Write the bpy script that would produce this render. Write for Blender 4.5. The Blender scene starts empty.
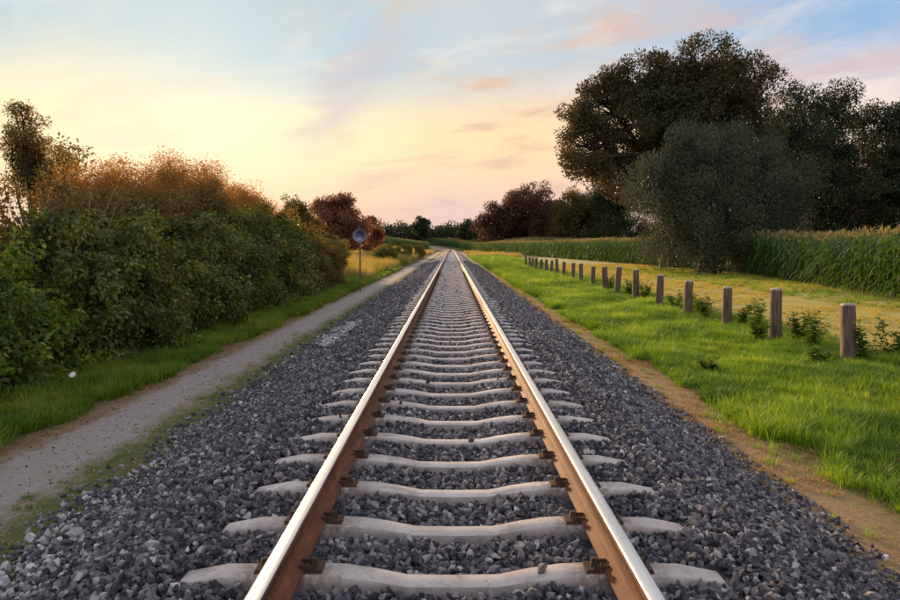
import bpy, bmesh, math
import numpy as np
from mathutils import Vector, Matrix, Quaternion

R = np.random.default_rng(7)
scene = bpy.context.scene
COL = scene.collection

# ------------------------------------------------------------------ camera
CAMH = 1.48
cam_d = bpy.data.cameras.new('camera')
cam = bpy.data.objects.new('camera', cam_d)
COL.objects.link(cam)
cam_d.sensor_width = 36.0
cam_d.lens = 29.12
cam_d.clip_start = 0.05
cam_d.clip_end = 8000.0
cam.location = (-0.012, 0.0, CAMH)
cam.rotation_euler = (math.radians(90.0 - 4.24), 0.0, math.radians(0.12))
scene.camera = cam

# ------------------------------------------------------------------ light, sky, exposure
SUN_AZ, SUN_EL = math.radians(-20.0), math.radians(9.0)
SUN = Vector((math.sin(SUN_AZ) * math.cos(SUN_EL), math.cos(SUN_AZ) * math.cos(SUN_EL), math.sin(SUN_EL)))
sun_d = bpy.data.lights.new('sun', 'SUN')
sun_d.energy = 4.8
sun_d.color = (1.0, 0.66, 0.36)
sun_d.angle = math.radians(5.0)
sun = bpy.data.objects.new('sun', sun_d)
COL.objects.link(sun)
sun.rotation_euler = SUN.to_track_quat('Z', 'Y').to_euler()

scene.view_settings.view_transform = 'Standard'
scene.view_settings.look = 'None'
scene.view_settings.exposure = 0.75
scene.view_settings.gamma = 1.0
scene.view_settings.use_curve_mapping = False


class NT:
    """small helper for node trees"""
    def __init__(self, tree):
        self.t = tree
        self.n = tree.nodes
        self.l = tree.links

    def node(self, kind, **kw):
        nd = self.n.new(kind)
        for k, v in kw.items():
            setattr(nd, k, v)
        return nd

    def put(self, sock, val):
        if isinstance(val, bpy.types.NodeSocket):
            self.l.new(val, sock)
        elif val is not None:
            sock.default_value = val

    def math(self, op, a, b=None, c=None, clamp=False):
        nd = self.node('ShaderNodeMath', operation=op, use_clamp=clamp)
        self.put(nd.inputs[0], a)
        if b is not None:
            self.put(nd.inputs[1], b)
        if c is not None:
            self.put(nd.inputs[2], c)
        return nd.outputs[0]

    def vmath(self, op, a, b=None):
        nd = self.node('ShaderNodeVectorMath', operation=op)
        self.put(nd.inputs[0], a)
        if b is not None:
            self.put(nd.inputs[1], b)
        return nd.outputs['Value'] if op in ('DOT_PRODUCT', 'LENGTH') else nd.outputs[0]

    def mix(self, fac, a, b, mode='MIX'):
        nd = self.node('ShaderNodeMix', data_type='RGBA', blend_type=mode)
        self.put(nd.inputs[0], fac)
        self.put(nd.inputs[6], a if isinstance(a, bpy.types.NodeSocket) else (*a, 1.0))
        self.put(nd.inputs[7], b if isinstance(b, bpy.types.NodeSocket) else (*b, 1.0))
        return nd.outputs[2]

    def ramp(self, fac, stops, interp='LINEAR'):
        nd = self.node('ShaderNodeValToRGB')
        nd.color_ramp.interpolation = interp
        e = nd.color_ramp.elements
        while len(e) < len(stops):
            e.new(0.5)
        for i, (p, c) in enumerate(stops):
            e[i].position = p
            e[i].color = (*c, 1.0) if len(c) == 3 else c
        self.put(nd.inputs[0], fac)
        return nd.outputs[0]

    def noise(self, vec, scale, detail=4.0, rough=0.55, dist=0.0):
        nd = self.node('ShaderNodeTexNoise')
        if vec is not None:
            self.l.new(vec, nd.inputs['Vector'])
        nd.inputs['Scale'].default_value = scale
        nd.inputs['Detail'].default_value = detail
        nd.inputs['Roughness'].default_value = rough
        nd.inputs['Distortion'].default_value = dist
        return nd.outputs[0]

    def maprange(self, v, a, b, c=0.0, d=1.0, smooth=True):
        nd = self.node('ShaderNodeMapRange', interpolation_type='SMOOTHSTEP' if smooth else 'LINEAR')
        for i, q in enumerate((v, a, b, c, d)):
            self.put(nd.inputs[i], q)
        return nd.outputs[0]


def build_world():
    w = bpy.data.worlds.new('World')
    scene.world = w
    w.use_nodes = True
    k = NT(w.node_tree)
    k.n.clear()
    out = k.node('ShaderNodeOutputWorld')
    bg = k.node('ShaderNodeBackground')
    k.l.new(bg.outputs[0], out.inputs[0])
    tc = k.node('ShaderNodeTexCoord')
    d = k.vmath('NORMALIZE', tc.outputs['Generated'])
    sky = k.node('ShaderNodeTexSky', sky_type='NISHITA')
    sky.sun_disc = False
    sky.sun_elevation = SUN_EL
    sky.sun_rotation = SUN_AZ
    sky.air_density = 1.0
    sky.dust_density = 1.5
    sky.ozone_density = 1.5
    clear = k.mix(1.0, sky.outputs[0], (0.05, 0.05, 0.05), 'MULTIPLY')
    # direction relative to the veiled sun, and height above the horizon
    c = k.vmath('DOT_PRODUCT', d, tuple(SUN))
    sep = k.node('ShaderNodeSeparateXYZ')
    k.l.new(d, sep.inputs[0])
    z = k.math('MAXIMUM', sep.outputs[2], 0.0)
    # thin cloud deck seen in perspective
    den = k.math('ADD', z, 0.16)
    cmb = k.node('ShaderNodeCombineXYZ')
    k.put(cmb.inputs[0], k.math('DIVIDE', sep.outputs[0], den))
    k.put(cmb.inputs[1], k.math('MULTIPLY', k.math('DIVIDE', sep.outputs[1], den), 0.75))
    rot = k.node('ShaderNodeVectorRotate', rotation_type='Z_AXIS')
    k.l.new(cmb.outputs[0], rot.inputs[0])
    rot.inputs['Angle'].default_value = math.radians(24)
    mp = k.node('ShaderNodeMapping')
    mp.inputs['Scale'].default_value = (0.75, 1.35, 1.0)
    mp.inputs['Location'].default_value = (3.1, 1.7, 0.0)
    k.l.new(rot.outputs[0], mp.inputs[0])
    n1 = k.noise(mp.outputs[0], 0.95, 7.0, 0.56, 0.35)
    n2 = k.noise(mp.outputs[0], 2.1, 6.0, 0.55, 0.6)
    n3 = k.noise(mp.outputs[0], 3.4, 7.0, 0.6, 0.9)
    veil = k.ramp(c, [(0.0, (0.82, 0.76, 0.80)), (0.60, (0.80, 0.69, 0.65)), (0.82, (0.90, 0.66, 0.50)),  # in both ramps the unseen sky behind is brightened as ground fill
                      (0.90, (0.97, 0.69, 0.40)), (0.95, (0.97, 0.74, 0.44)), (0.985, (0.98, 0.84, 0.53)), (1.0, (1.0, 0.90, 0.60))])
    blue = k.ramp(c, [(0.0, (0.78, 0.84, 0.94)), (0.45, (0.50, 0.62, 0.80)), (0.67, (0.30, 0.48, 0.73)), (0.80, (0.50, 0.58, 0.67)),
                      (0.93, (0.58, 0.64, 0.68)), (0.97, (0.44, 0.60, 0.70)), (1.0, (0.50, 0.63, 0.68))])
    high = k.mix(0.12, blue, clear)
    t = k.math('ADD', k.maprange(z, 0.13, 0.27), k.math('MULTIPLY', k.math('SUBTRACT', n1, 0.5), -1.15), clamp=True)
    t = k.math('MAXIMUM', t, k.maprange(z, 0.19, 0.30, 0.0, 0.8))
    t = k.math('MULTIPLY', t, k.maprange(z, 0.12, 0.2), clamp=True)
    colr = k.mix(t, veil, high)
    # smudges of shaded cloud, and bright wisps above
    smudge = k.mix(1.0, veil, (0.72, 0.70, 0.84), 'MULTIPLY')
    colr = k.mix(k.math('MULTIPLY', k.maprange(n2, 0.46, 0.66, 0.0, 0.85), k.maprange(c, 0.95, 0.995, 1.0, 0.35)), colr, smudge)
    colr = k.mix(k.math('MULTIPLY', k.maprange(n3, 0.48, 0.76, 0.0, 0.32), k.maprange(z, 0.08, 0.2)), colr, (0.96, 0.84, 0.70))
    # one slanting mauve streak of cloud
    az = k.math('ARCTAN2', sep.outputs[0], sep.outputs[1])
    u = k.math('ADD', k.math('SUBTRACT', az, k.math('MULTIPLY', k.math('SUBTRACT', z, 0.2), 0.78)), 0.145)
    u = k.math('ADD', u, k.math('MULTIPLY', k.math('SUBTRACT', n2, 0.5), 0.16))
    stk = k.math('MULTIPLY', k.maprange(k.math('ABSOLUTE', u), 0.065, 0.005), k.math('MULTIPLY', k.maprange(z, 0.10, 0.17), k.maprange(z, 0.31, 0.24)))
    colr = k.mix(k.math('MULTIPLY', stk, 0.55), colr, (0.60, 0.52, 0.54))
    # rosy haze low on the horizon
    low = k.maprange(z, 0.14, 0.03, 0.0, 0.85)
    rosy = k.ramp(c, [(0.0, (0.55, 0.50, 0.56)), (0.85, (0.76, 0.54, 0.47)), (0.94, (0.73, 0.52, 0.49)), (0.97, (0.86, 0.57, 0.43)), (1.0, (0.98, 0.76, 0.45))])
    colr = k.mix(low, colr, rosy)
    k.l.new(colr, bg.inputs[0])
    bg.inputs[1].default_value = 0.69


build_world()

# ------------------------------------------------------------------ mesh helpers
def np_mesh(name, verts, faces, mats=(), mat_idx=None, smooth=False):
    """faces: (M,3) or (M,4) array, or list of such arrays"""
    me = bpy.data.meshes.new(name)
    verts = np.asarray(verts, np.float32).reshape(-1, 3)
    if not isinstance(faces, (list, tuple)):
        faces = [faces]
    faces = [np.asarray(f, np.int32) for f in faces if len(f)]
    loops = np.concatenate([f.ravel() for f in faces]) if faces else np.zeros(0, np.int32)
    tot = np.concatenate([np.full(len(f), f.shape[1], np.int32) for f in faces]) if faces else np.zeros(0, np.int32)
    start = np.concatenate([[0], np.cumsum(tot)[:-1]]).astype(np.int32) if len(tot) else tot
    me.vertices.add(len(verts))
    me.vertices.foreach_set('co', verts.ravel())
    me.loops.add(len(loops))
    me.loops.foreach_set('vertex_index', loops)
    me.polygons.add(len(tot))
    me.polygons.foreach_set('loop_start', start)
    me.polygons.foreach_set('loop_total', tot)
    for m in mats:
        me.materials.append(m)
    if mat_idx is not None:
        me.polygons.foreach_set('material_index', np.asarray(mat_idx, np.int32))
    if smooth:
        me.polygons.foreach_set('use_smooth', np.ones(len(tot), bool))
    me.update(calc_edges=True)
    return me


def link(name, me, parent=None, loc=None, kind=None, label=None, cat=None, group=None):
    o = bpy.data.objects.new(name, me)
    COL.objects.link(o)
    if parent is not None:
        o.parent = parent
    if loc is not None:
        o.location = loc
    tag(o, label, cat, group, kind)
    return o


def tag(o, label=None, cat=None, group=None, kind=None):
    if label:
        o['label'] = label
    if cat:
        o['category'] = cat
    if group:
        o['group'] = group
    if kind:
        o['kind'] = kind
    return o


def nrm(v):
    v = np.asarray(v, float)
    return v / np.maximum(np.linalg.norm(v, axis=-1, keepdims=True), 1e-9)


def tubes(lines, sides=6):
    """lines: list of (points (n,3), radii (n,)) -> verts, quads"""
    V, F = [], []
    off = 0
    ang = np.linspace(0, 2 * math.pi, sides, endpoint=False)
    for pts, rad in lines:
        pts = np.asarray(pts, float)
        n = len(pts)
        t = np.gradient(pts, axis=0)
        t = nrm(t)
        ref = np.where(np.abs(t[:, 2:3]) > 0.9, np.array([[1.0, 0, 0]]), np.array([[0, 0, 1.0]]))
        a = nrm(np.cross(t, ref))
        b = np.cross(t, a)
        ring = a[:, None, :] * np.cos(ang)[None, :, None] + b[:, None, :] * np.sin(ang)[None, :, None]
        ring = pts[:, None, :] + ring * np.asarray(rad, float)[:, None, None]
        V.append(ring.reshape(-1, 3))
        i = np.arange(n - 1)[:, None] * sides
        j = np.arange(sides)[None, :]
        q = np.stack([i + j, i + (j + 1) % sides, i + sides + (j + 1) % sides, i + sides + j], -1).reshape(-1, 4)
        F.append(q + off)
        off += n * sides
    return np.concatenate(V), np.concatenate(F)


def leaves(pos, direc, normal, size, width=0.5, fold=0.12):
    """kite-shaped folded leaves; returns verts (4N,3), tris (2N,3)"""
    n = len(pos)
    d = nrm(direc)
    x = nrm(np.cross(d, normal))
    z = np.cross(x, d)
    s = np.asarray(size, float).reshape(-1, 1) * np.ones((n, 1))
    w = s * width * 0.5
    v = np.empty((n, 4, 3))
    v[:, 0] = pos
    v[:, 1] = pos + d * s * 0.45 + x * w + z * s * fold
    v[:, 2] = pos + d * s - z * s * fold * 0.5
    v[:, 3] = pos + d * s * 0.45 - x * w + z * s * fold
    i = np.arange(n)[:, None] * 4
    f = np.stack([np.concatenate([i, i + 1, i + 2], 1), np.concatenate([i, i + 2, i + 3], 1)], 1).reshape(-1, 3)
    return v.reshape(-1, 3), f


def rand_dirs(n, rng=None):
    return nrm((rng or R).normal(size=(n, 3)))


def wob(x, y, s=1.0, ph=0.0):
    """cheap smooth noise in -1..1"""
    return (np.sin(x * 1.31 * s + 1.7 + ph) * np.cos(y * 1.13 * s - 0.6 + ph * 2) + 0.6 * np.sin(x * 2.9 * s - y * 2.3 * s + ph)
            + 0.4 * np.cos(x * 5.3 * s + y * 4.7 * s + 2.1 * ph)) / 2.0


def sstep(a, b, v):
    t = np.clip((np.asarray(v, float) - a) / (b - a), 0, 1)
    return t * t * (3 - 2 * t)


# ------------------------------------------------------------------ materials
def new_mat(name):
    m = bpy.data.materials.new(name)
    m.use_nodes = True
    k = NT(m.node_tree)
    k.n.clear()
    out = k.node('ShaderNodeOutputMaterial')
    return m, k, out


def principled(k, color, rough=0.8, metal=0.0, spec=0.3, bump=None, bump_s=0.3, bump_d=0.01):
    p = k.node('ShaderNodeBsdfPrincipled')
    k.put(p.inputs['Base Color'], color if isinstance(color, bpy.types.NodeSocket) else (*color, 1.0))
    k.put(p.inputs['Roughness'], rough)
    k.put(p.inputs['Metallic'], metal)
    k.put(p.inputs['Specular IOR Level'], spec)
    if bump is not None:
        b = k.node('ShaderNodeBump')
        b.inputs['Strength'].default_value = bump_s
        b.inputs['Distance'].default_value = bump_d
        k.l.new(bump, b.inputs['Height'])
        k.l.new(b.outputs[0], p.inputs['Normal'])
    return p


def leaf_mat(name, cols, trans=None, tfac=0.4, patch=0.6, rough=0.55, patch_scale=0.35, per_object=False):
    """leaves: colour differs leaf by leaf and in large patches; light passes through"""
    m, k, out = new_mat(name)
    geo = k.node('ShaderNodeNewGeometry')
    r = geo.outputs['Random Per Island']
    if per_object:
        oi = k.node('ShaderNodeObjectInfo')
        r = k.math('FRACT', k.math('ADD', k.math('MULTIPLY', r, 0.45), oi.outputs['Random']))
    n = k.noise(geo.outputs['Position'], patch_scale, 3.0, 0.5)
    f = k.math('ADD', k.math('MULTIPLY', r, 1.0 - patch), k.math('MULTIPLY', k.maprange(n, 0.3, 0.7), patch))
    st = [(i / (len(cols) - 1) * 0.9 + 0.05, c) for i, c in enumerate(cols)]
    c = k.ramp(f, st)
    p = principled(k, c, rough, 0.0, 0.25)
    if trans is None:
        tcol = k.mix(1.0, c, (1.5, 1.25, 0.5), 'MULTIPLY')
    else:
        tcol = k.mix(0.6, c, trans)
    t = k.node('ShaderNodeBsdfTranslucent')
    k.l.new(tcol, t.inputs[0])
    mx = k.node('ShaderNodeMixShader')
    mx.inputs[0].default_value = tfac
    k.l.new(p.outputs[0], mx.inputs[1])
    k.l.new(t.outputs[0], mx.inputs[2])
    k.l.new(mx.outputs[0], out.inputs[0])
    return m


def ground_mat(name, cols, scale=2.0, fine=30.0, bump_d=0.02, rough=0.95):
    m, k, out = new_mat(name)
    geo = k.node('ShaderNodeNewGeometry')
    a = k.noise(geo.outputs['Position'], scale, 5.0, 0.6)
    b = k.noise(geo.outputs['Position'], fine, 4.0, 0.65)
    f = k.math('ADD', k.math('MULTIPLY', a, 0.6), k.math('MULTIPLY', b, 0.4))
    st = [(0.33 + 0.34 * i / (len(cols) - 1), c) for i, c in enumerate(cols)]
    c = k.ramp(f, st)
    p = principled(k, c, rough, 0.0, 0.15, b, 0.6, bump_d)
    k.l.new(p.outputs[0], out.inputs[0])
    return m


def bark_mat(name, c1, c2):
    m, k, out = new_mat(name)
    geo = k.node('ShaderNodeNewGeometry')
    mp = k.node('ShaderNodeMapping')
    mp.inputs['Scale'].default_value = (6.0, 6.0, 1.2)
    k.l.new(geo.outputs['Position'], mp.inputs[0])
    n = k.noise(mp.outputs[0], 2.0, 6.0, 0.7)
    c = k.ramp(n, [(0.35, c1), (0.65, c2)])
    p = principled(k, c, 0.9, 0.0, 0.1, n, 0.8, 0.03)
    k.l.new(p.outputs[0], out.inputs[0])
    return m


M = {}
M['ground'] = ground_mat('meadow_ground', [(0.05, 0.06, 0.015), (0.10, 0.10, 0.03), (0.17, 0.14, 0.06)], 0.6, 14.0)
M['verge'] = ground_mat('verge_soil', [(0.045, 0.06, 0.012), (0.08, 0.10, 0.02), (0.13, 0.12, 0.04)], 1.2, 25.0)
M['path'] = ground_mat('footpath_dirt', [(0.17, 0.145, 0.13), (0.25, 0.215, 0.195), (0.33, 0.29, 0.26)], 1.6, 60.0, 0.012)
M['dry'] = ground_mat('dry_soil', [(0.15, 0.095, 0.05), (0.24, 0.16, 0.085), (0.33, 0.235, 0.12)], 2.2, 45.0)
M['moss'] = ground_mat('mossy_soil', [(0.10, 0.088, 0.045), (0.16, 0.135, 0.07), (0.23, 0.19, 0.12)], 2.2, 45.0)
M['farm'] = ground_mat('farm_track_stubble', [(0.24, 0.21, 0.055), (0.36, 0.30, 0.085), (0.50, 0.40, 0.14)], 0.8, 22.0)
M['bark'] = bark_mat('bark', (0.035, 0.025, 0.018), (0.09, 0.065, 0.045))
M['twig'] = bark_mat('twig', (0.03, 0.022, 0.014), (0.07, 0.05, 0.03))


def ballast_material():
    m, k, out = new_mat('ballast_gravel')
    geo = k.node('ShaderNodeNewGeometry')
    v = k.node('ShaderNodeTexVoronoi')
    v.inputs['Scale'].default_value = 19.0
    k.l.new(geo.outputs['Position'], v.inputs['Vector'])
    sp = k.node('ShaderNodeSeparateColor')
    k.l.new(v.outputs['Color'], sp.inputs[0])
    c = k.ramp(sp.outputs[0], [(0.0, (0.04, 0.038, 0.045)), (0.5, (0.11, 0.105, 0.12)), (0.85, (0.18, 0.165, 0.17)), (0.95, (0.30, 0.28, 0.27))])
    p = principled(k, c, 0.9, 0.0, 0.2, v.outputs['Distance'], 0.5, 0.02)
    k.l.new(p.outputs[0], out.inputs[0])
    return m


def stone_material(name, cols):
    m, k, out = new_mat(name)
    oi = k.node('ShaderNodeObjectInfo')
    tc = k.node('ShaderNodeTexCoord')
    n = k.noise(tc.outputs['Object'], 2.6, 5.0, 0.7)
    c = k.ramp(oi.outputs['Random'], cols)
    c = k.mix(k.maprange(n, 0.35, 0.7, 0.0, 0.75), c, (0.5, 0.45, 0.42), 'SOFT_LIGHT')
    p = principled(k, c, 0.78, 0.0, 0.35, n, 0.5, 0.15)
    k.l.new(p.outputs[0], out.inputs[0])
    return m


M['ballast'] = ballast_material()
M['stone'] = stone_material('ballast_stone', [(0.0, (0.038, 0.037, 0.046)), (0.3, (0.082, 0.079, 0.096)), (0.6, (0.155, 0.148, 0.17)),
                                              (0.82, (0.25, 0.215, 0.205)), (0.95, (0.38, 0.36, 0.35)), (1.0, (0.58, 0.56, 0.54))])
M['pale_stone'] = stone_material('pale_stone', [(0.0, (0.30, 0.29, 0.29)), (0.6, (0.50, 0.48, 0.47)), (1.0, (0.76, 0.74, 0.72))])


def concrete_material():
    m, k, out = new_mat('sleeper_concrete')
    geo = k.node('ShaderNodeNewGeometry')
    oi = k.node('ShaderNodeObjectInfo')
    P = geo.outputs['Position']
    a = k.noise(P, 5.0, 5.0, 0.65)
    b = k.noise(P, 90.0, 4.0, 0.7)
    c = k.ramp(k.math('ADD', k.math('MULTIPLY', a, 0.7), k.math('MULTIPLY', b, 0.3)),
               [(0.30, (0.28, 0.225, 0.19)), (0.46, (0.54, 0.465, 0.415)), (0.62, (0.66, 0.585, 0.535))])
    c = k.mix(k.math('MULTIPLY', oi.outputs['Random'], 0.35), c, (0.36, 0.30, 0.27))
    # rust and brake dust washed out from the rail seats
    sx = k.node('ShaderNodeSeparateXYZ')
    tc = k.node('ShaderNodeTexCoord')
    k.l.new(tc.outputs['Object'], sx.inputs[0])
    dx = k.math('ABSOLUTE', k.math('SUBTRACT', k.math('ABSOLUTE', sx.outputs[0]), 0.7525))
    st = k.math('MULTIPLY', k.maprange(dx, 0.30, 0.08), k.maprange(k.noise(P, 22.0, 4.0, 0.7), 0.32, 0.58), clamp=True)
    c = k.mix(k.math('MULTIPLY', st, 0.85), c, (0.12, 0.06, 0.035))
    # shade painted into the flank colour, deeper lower down
    gn = k.node('ShaderNodeSeparateXYZ')
    k.l.new(geo.outputs['True Normal'], gn.inputs[0])
    st2 = k.math('MULTIPLY', k.math('MULTIPLY', k.maprange(gn.outputs[2], 0.75, 0.45), k.maprange(sx.outputs[2], -0.012, -0.06, 0.25, 1.0)), k.maprange(k.noise(P, 14.0, 5.0, 0.65), 0.25, 0.6, 0.55, 0.95))
    c = k.mix(k.math('MULTIPLY', st2, 0.85), c, (0.20, 0.17, 0.16))
    c = k.mix(k.maprange(k.noise(P, 3.0, 6.0, 0.7), 0.52, 0.68, 0.0, 0.5), c, (0.25, 0.19, 0.16))
    c = k.mix(k.maprange(k.noise(P, 30.0, 5.0, 0.75), 0.56, 0.68, 0.0, 0.55), c, (0.17, 0.14, 0.13))
    p = principled(k, c, 0.85, 0.0, 0.2, b, 0.35, 0.004)
    k.l.new(p.outputs[0], out.inputs[0])
    return m


def rust_material(name, cols):
    m, k, out = new_mat(name)
    geo = k.node('ShaderNodeNewGeometry')
    mp = k.node('ShaderNodeMapping')
    mp.inputs['Scale'].default_value = (1.0, 0.18, 1.0)
    k.l.new(geo.outputs['Position'], mp.inputs[0])
    a = k.noise(mp.outputs[0], 16.0, 6.0, 0.7)
    b = k.noise(geo.outputs['Position'], 110.0, 3.0, 0.6)
    c = k.ramp(k.math('ADD', k.math('MULTIPLY', a, 0.7), k.math('MULTIPLY', b, 0.3)), [(0.32, cols[0]), (0.5, cols[1]), (0.68, cols[2])])
    p = principled(k, c, 0.75, 0.15, 0.3, b, 0.4, 0.003)
    k.l.new(p.outputs[0], out.inputs[0])
    return m


def polished_material():
    m, k, out = new_mat('polished_rail_head')
    geo = k.node('ShaderNodeNewGeometry')
    mp = k.node('ShaderNodeMapping')
    mp.inputs['Scale'].default_value = (60.0, 0.7, 1.0)
    k.l.new(geo.outputs['Position'], mp.inputs[0])
    a = k.noise(mp.outputs[0], 3.0, 5.0, 0.6)
    r = k.maprange(a, 0.3, 0.7, 0.32, 0.48)
    c = k.ramp(a, [(0.3, (0.80, 0.74, 0.68)), (0.7, (0.95, 0.90, 0.83))])
    p = principled(k, c, r, 1.0, 0.5)
    k.l.new(p.outputs[0], out.inputs[0])
    return m


M['concrete'] = concrete_material()
M['rust'] = rust_material('rail_rust', [(0.05, 0.020, 0.011), (0.15, 0.054, 0.022), (0.27, 0.10, 0.036)])
M['clip'] = rust_material('clip_rust', [(0.03, 0.018, 0.013), (0.08, 0.042, 0.025), (0.15, 0.075, 0.042)])
M['polished'] = polished_material()


def post_material(name, c0, c1, zs=3.0):
    m, k, out = new_mat(name)
    tc = k.node('ShaderNodeTexCoord')
    mp = k.node('ShaderNodeMapping')
    mp.inputs['Scale'].default_value = (26.0, 26.0, zs)
    k.l.new(tc.outputs['Object'], mp.inputs[0])
    oi = k.node('ShaderNodeObjectInfo')
    off = k.vmath('ADD', mp.outputs[0], None)
    k.l.new(oi.outputs['Location'], k.t.nodes[-1].inputs[1])
    a = k.noise(off, 1.0, 6.0, 0.7)
    c = k.ramp(a, [(0.32, c0), (0.66, c1)])
    p = principled(k, c, 0.9, 0.0, 0.15, a, 0.9, 0.012)
    k.l.new(p.outputs[0], out.inputs[0])
    return m


M['post'] = post_material('weathered_timber', (0.055, 0.038, 0.03), (0.22, 0.155, 0.12))
M['post_top'] = post_material('weathered_end_grain', (0.24, 0.19, 0.16), (0.48, 0.40, 0.34), 26.0)

# ------------------------------------------------------------------ track alignment and terrain
S_BEND, R_BEND = 245.0, 100.0


def rise(y):
    return 3.6 * sstep(245.0, 330.0, y)


def path_at(s):
    """centre line of the railway: position (x,y), unit tangent (tx,ty)"""
    s = np.asarray(s, float)
    a = np.maximum(s - S_BEND, 0.0) / R_BEND
    x = -R_BEND * (1 - np.cos(a))
    y = np.minimum(s, S_BEND) + R_BEND * np.sin(a)
    return x, y, -np.sin(a), np.cos(a)


def gz(x, y):
    x = np.asarray(x, float)
    y = np.asarray(y, float)
    far = sstep(3.2, 7.0, np.abs(x))
    return -0.42 + rise(y) + far * 0.06 * wob(x, y, 0.35) + 2.1 * sstep(150, 245, y) * sstep(6.0, 26.0, np.abs(x)) * sstep(420, 300, y)


def sweep(s, off, z, wav=0.0, ph=0.0):
    """grid of points: at arc lengths s, lateral offsets off (list), heights z (list or array) above the rail level"""
    x, y, tx, ty = path_at(s)
    nx, ny = ty, -tx
    off = np.asarray(off, float)[None, :] * np.ones((len(s), 1))
    if wav:
        j = np.zeros_like(off)
        j[:, 0] = (wob(s, s * 0 + ph, 1.7, ph) + 0.5 * wob(s, s * 0 + ph, 5.1, ph + 4)) * wav
        j[:, -1] = (wob(s, s * 0 + ph + 3, 1.5, ph + 1) + 0.5 * wob(s, s * 0 + ph, 4.7, ph + 5)) * wav
        off = off + j
    X = x[:, None] + nx[:, None] * off
    Y = y[:, None] + ny[:, None] * off
    Z = np.asarray(z, float) * np.ones_like(off) + rise(y)[:, None]
    return np.stack([X, Y, Z], -1)


def grid_faces(n, m):
    i = np.arange(n - 1)[:, None] * m
    j = np.arange(m - 1)[None, :]
    return np.stack([i + j, i + j + 1, i + m + j + 1, i + m + j], -1).reshape(-1, 4)


S_LONG = np.concatenate([np.arange(-4, 30, 0.25), np.arange(30, 105, 1.0), np.arange(105, 301, 2.0)])

# the ground: one sheet out to the horizon
gx = np.concatenate([-np.geomspace(3000, 30, 26), np.linspace(-28, 28, 57), np.geomspace(30, 3000, 26)])
gy = np.concatenate([[-60, -30, -15, -8], np.linspace(-4, 60, 65), np.linspace(62, 340, 140), np.geomspace(346, 5000, 24)])
GX, GY = np.meshgrid(gx, gy)
GZ = gz(GX, GY)
tr = np.zeros_like(GX)
ground = link('ground', np_mesh('ground', np.stack([GX, GY, GZ], -1).reshape(-1, 3), grid_faces(len(gy), len(gx)), [M['ground']], smooth=True),
              kind='structure')


def strip(name, o0, o1, mat, lift, wav=0.08, ph=0.0, s=S_LONG, cols=6):
    off = np.linspace(o0, o1, cols)
    P = sweep(s, off, -0.42 + lift, wav, ph)
    f = gz(P[..., 0], P[..., 1])
    P[..., 2] = np.maximum(P[..., 2], f + lift)
    return link(name, np_mesh(name, P.reshape(-1, 3), grid_faces(len(s), cols), [mat], smooth=True), kind='structure')


def band_mat(name, stops, lo, hi):
    """soil bands across a strip, their borders frayed"""
    m, k, out = new_mat(name)
    at = k.node('ShaderNodeAttribute', attribute_name='lat')
    geo = k.node('ShaderNodeNewGeometry')
    a = k.noise(geo.outputs['Position'], 1.7, 4.0, 0.6)
    b = k.noise(geo.outputs['Position'], 11.0, 5.0, 0.7)
    e = k.noise(geo.outputs['Position'], 70.0, 4.0, 0.7)
    f = k.math('ADD', at.outputs['Fac'], k.math('ADD', k.math('MULTIPLY', k.math('SUBTRACT', a, 0.5), 0.5), k.math('MULTIPLY', k.math('SUBTRACT', b, 0.5), 0.55)))
    c = k.ramp(k.math('DIVIDE', k.math('SUBTRACT', f, lo), hi - lo), [((p - lo) / (hi - lo), q) for p, q in stops])
    c = k.mix(k.maprange(e, 0.35, 0.65, 0.0, 0.55), c, k.mix(1.0, c, (0.45, 0.43, 0.42), 'MULTIPLY'))
    c = k.mix(k.maprange(b, 0.5, 0.72, 0.0, 0.35), c, k.mix(1.0, c, (1.35, 1.3, 1.25), 'MULTIPLY'))
    h = k.math('ADD', k.math('MULTIPLY', e, 0.5), b)
    p = principled(k, c, 0.95, 0.0, 0.12, h, 0.8, 0.025)
    k.l.new(p.outputs[0], out.inputs[0])
    return m


def lat_strip(name, o0, o1, mat, lift, cols, sl=S_LONG):
    o = strip(name, o0, o1, mat, lift, 0.1, 1.0, s=sl, cols=cols)
    at = o.data.attributes.new('lat', 'FLOAT', 'POINT')
    at.data.foreach_set('value', np.tile(np.linspace(o0, o1, cols), len(sl)).astype(np.float32))
    return o


M['left_bands'] = band_mat('footpath_bands', [(-4.5, (0.06, 0.07, 0.02)), (-4.15, (0.17, 0.115, 0.06)), (-3.95, (0.25, 0.18, 0.11)), (-3.8, (0.35, 0.29, 0.25)),
                                              (-3.3, (0.37, 0.315, 0.285)), (-3.1, (0.24, 0.205, 0.13)), (-3.0, (0.125, 0.14, 0.045)), (-2.6, (0.11, 0.115, 0.05))], -4.6, -2.2)
M['right_bands'] = band_mat('dry_bands', [(2.1, (0.13, 0.10, 0.075)), (2.45, (0.25, 0.17, 0.095)), (2.75, (0.33, 0.225, 0.12)), (3.0, (0.27, 0.20, 0.09)),
                                          (3.2, (0.13, 0.125, 0.04)), (3.5, (0.07, 0.085, 0.02))], 2.0, 3.8)
strip('verge', 3.5, 7.4, M['verge'], 0.006, 0.15, 0.5, cols=12)
strip('verge', -7.5, -4.4, M['verge'], 0.006, 0.12, 0.9, cols=8)
lat_strip('footpath', -4.65, -2.2, M['left_bands'], 0.014, 24, S_LONG[S_LONG < 230])
lat_strip('dry_strip', 2.0, 3.8, M['right_bands'], 0.014, 18)
strip('farm_track', 7.0, 22.0, M['farm'], 0.012, 0.25, 5.2, s=S_LONG[S_LONG < 120], cols=24)


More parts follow.
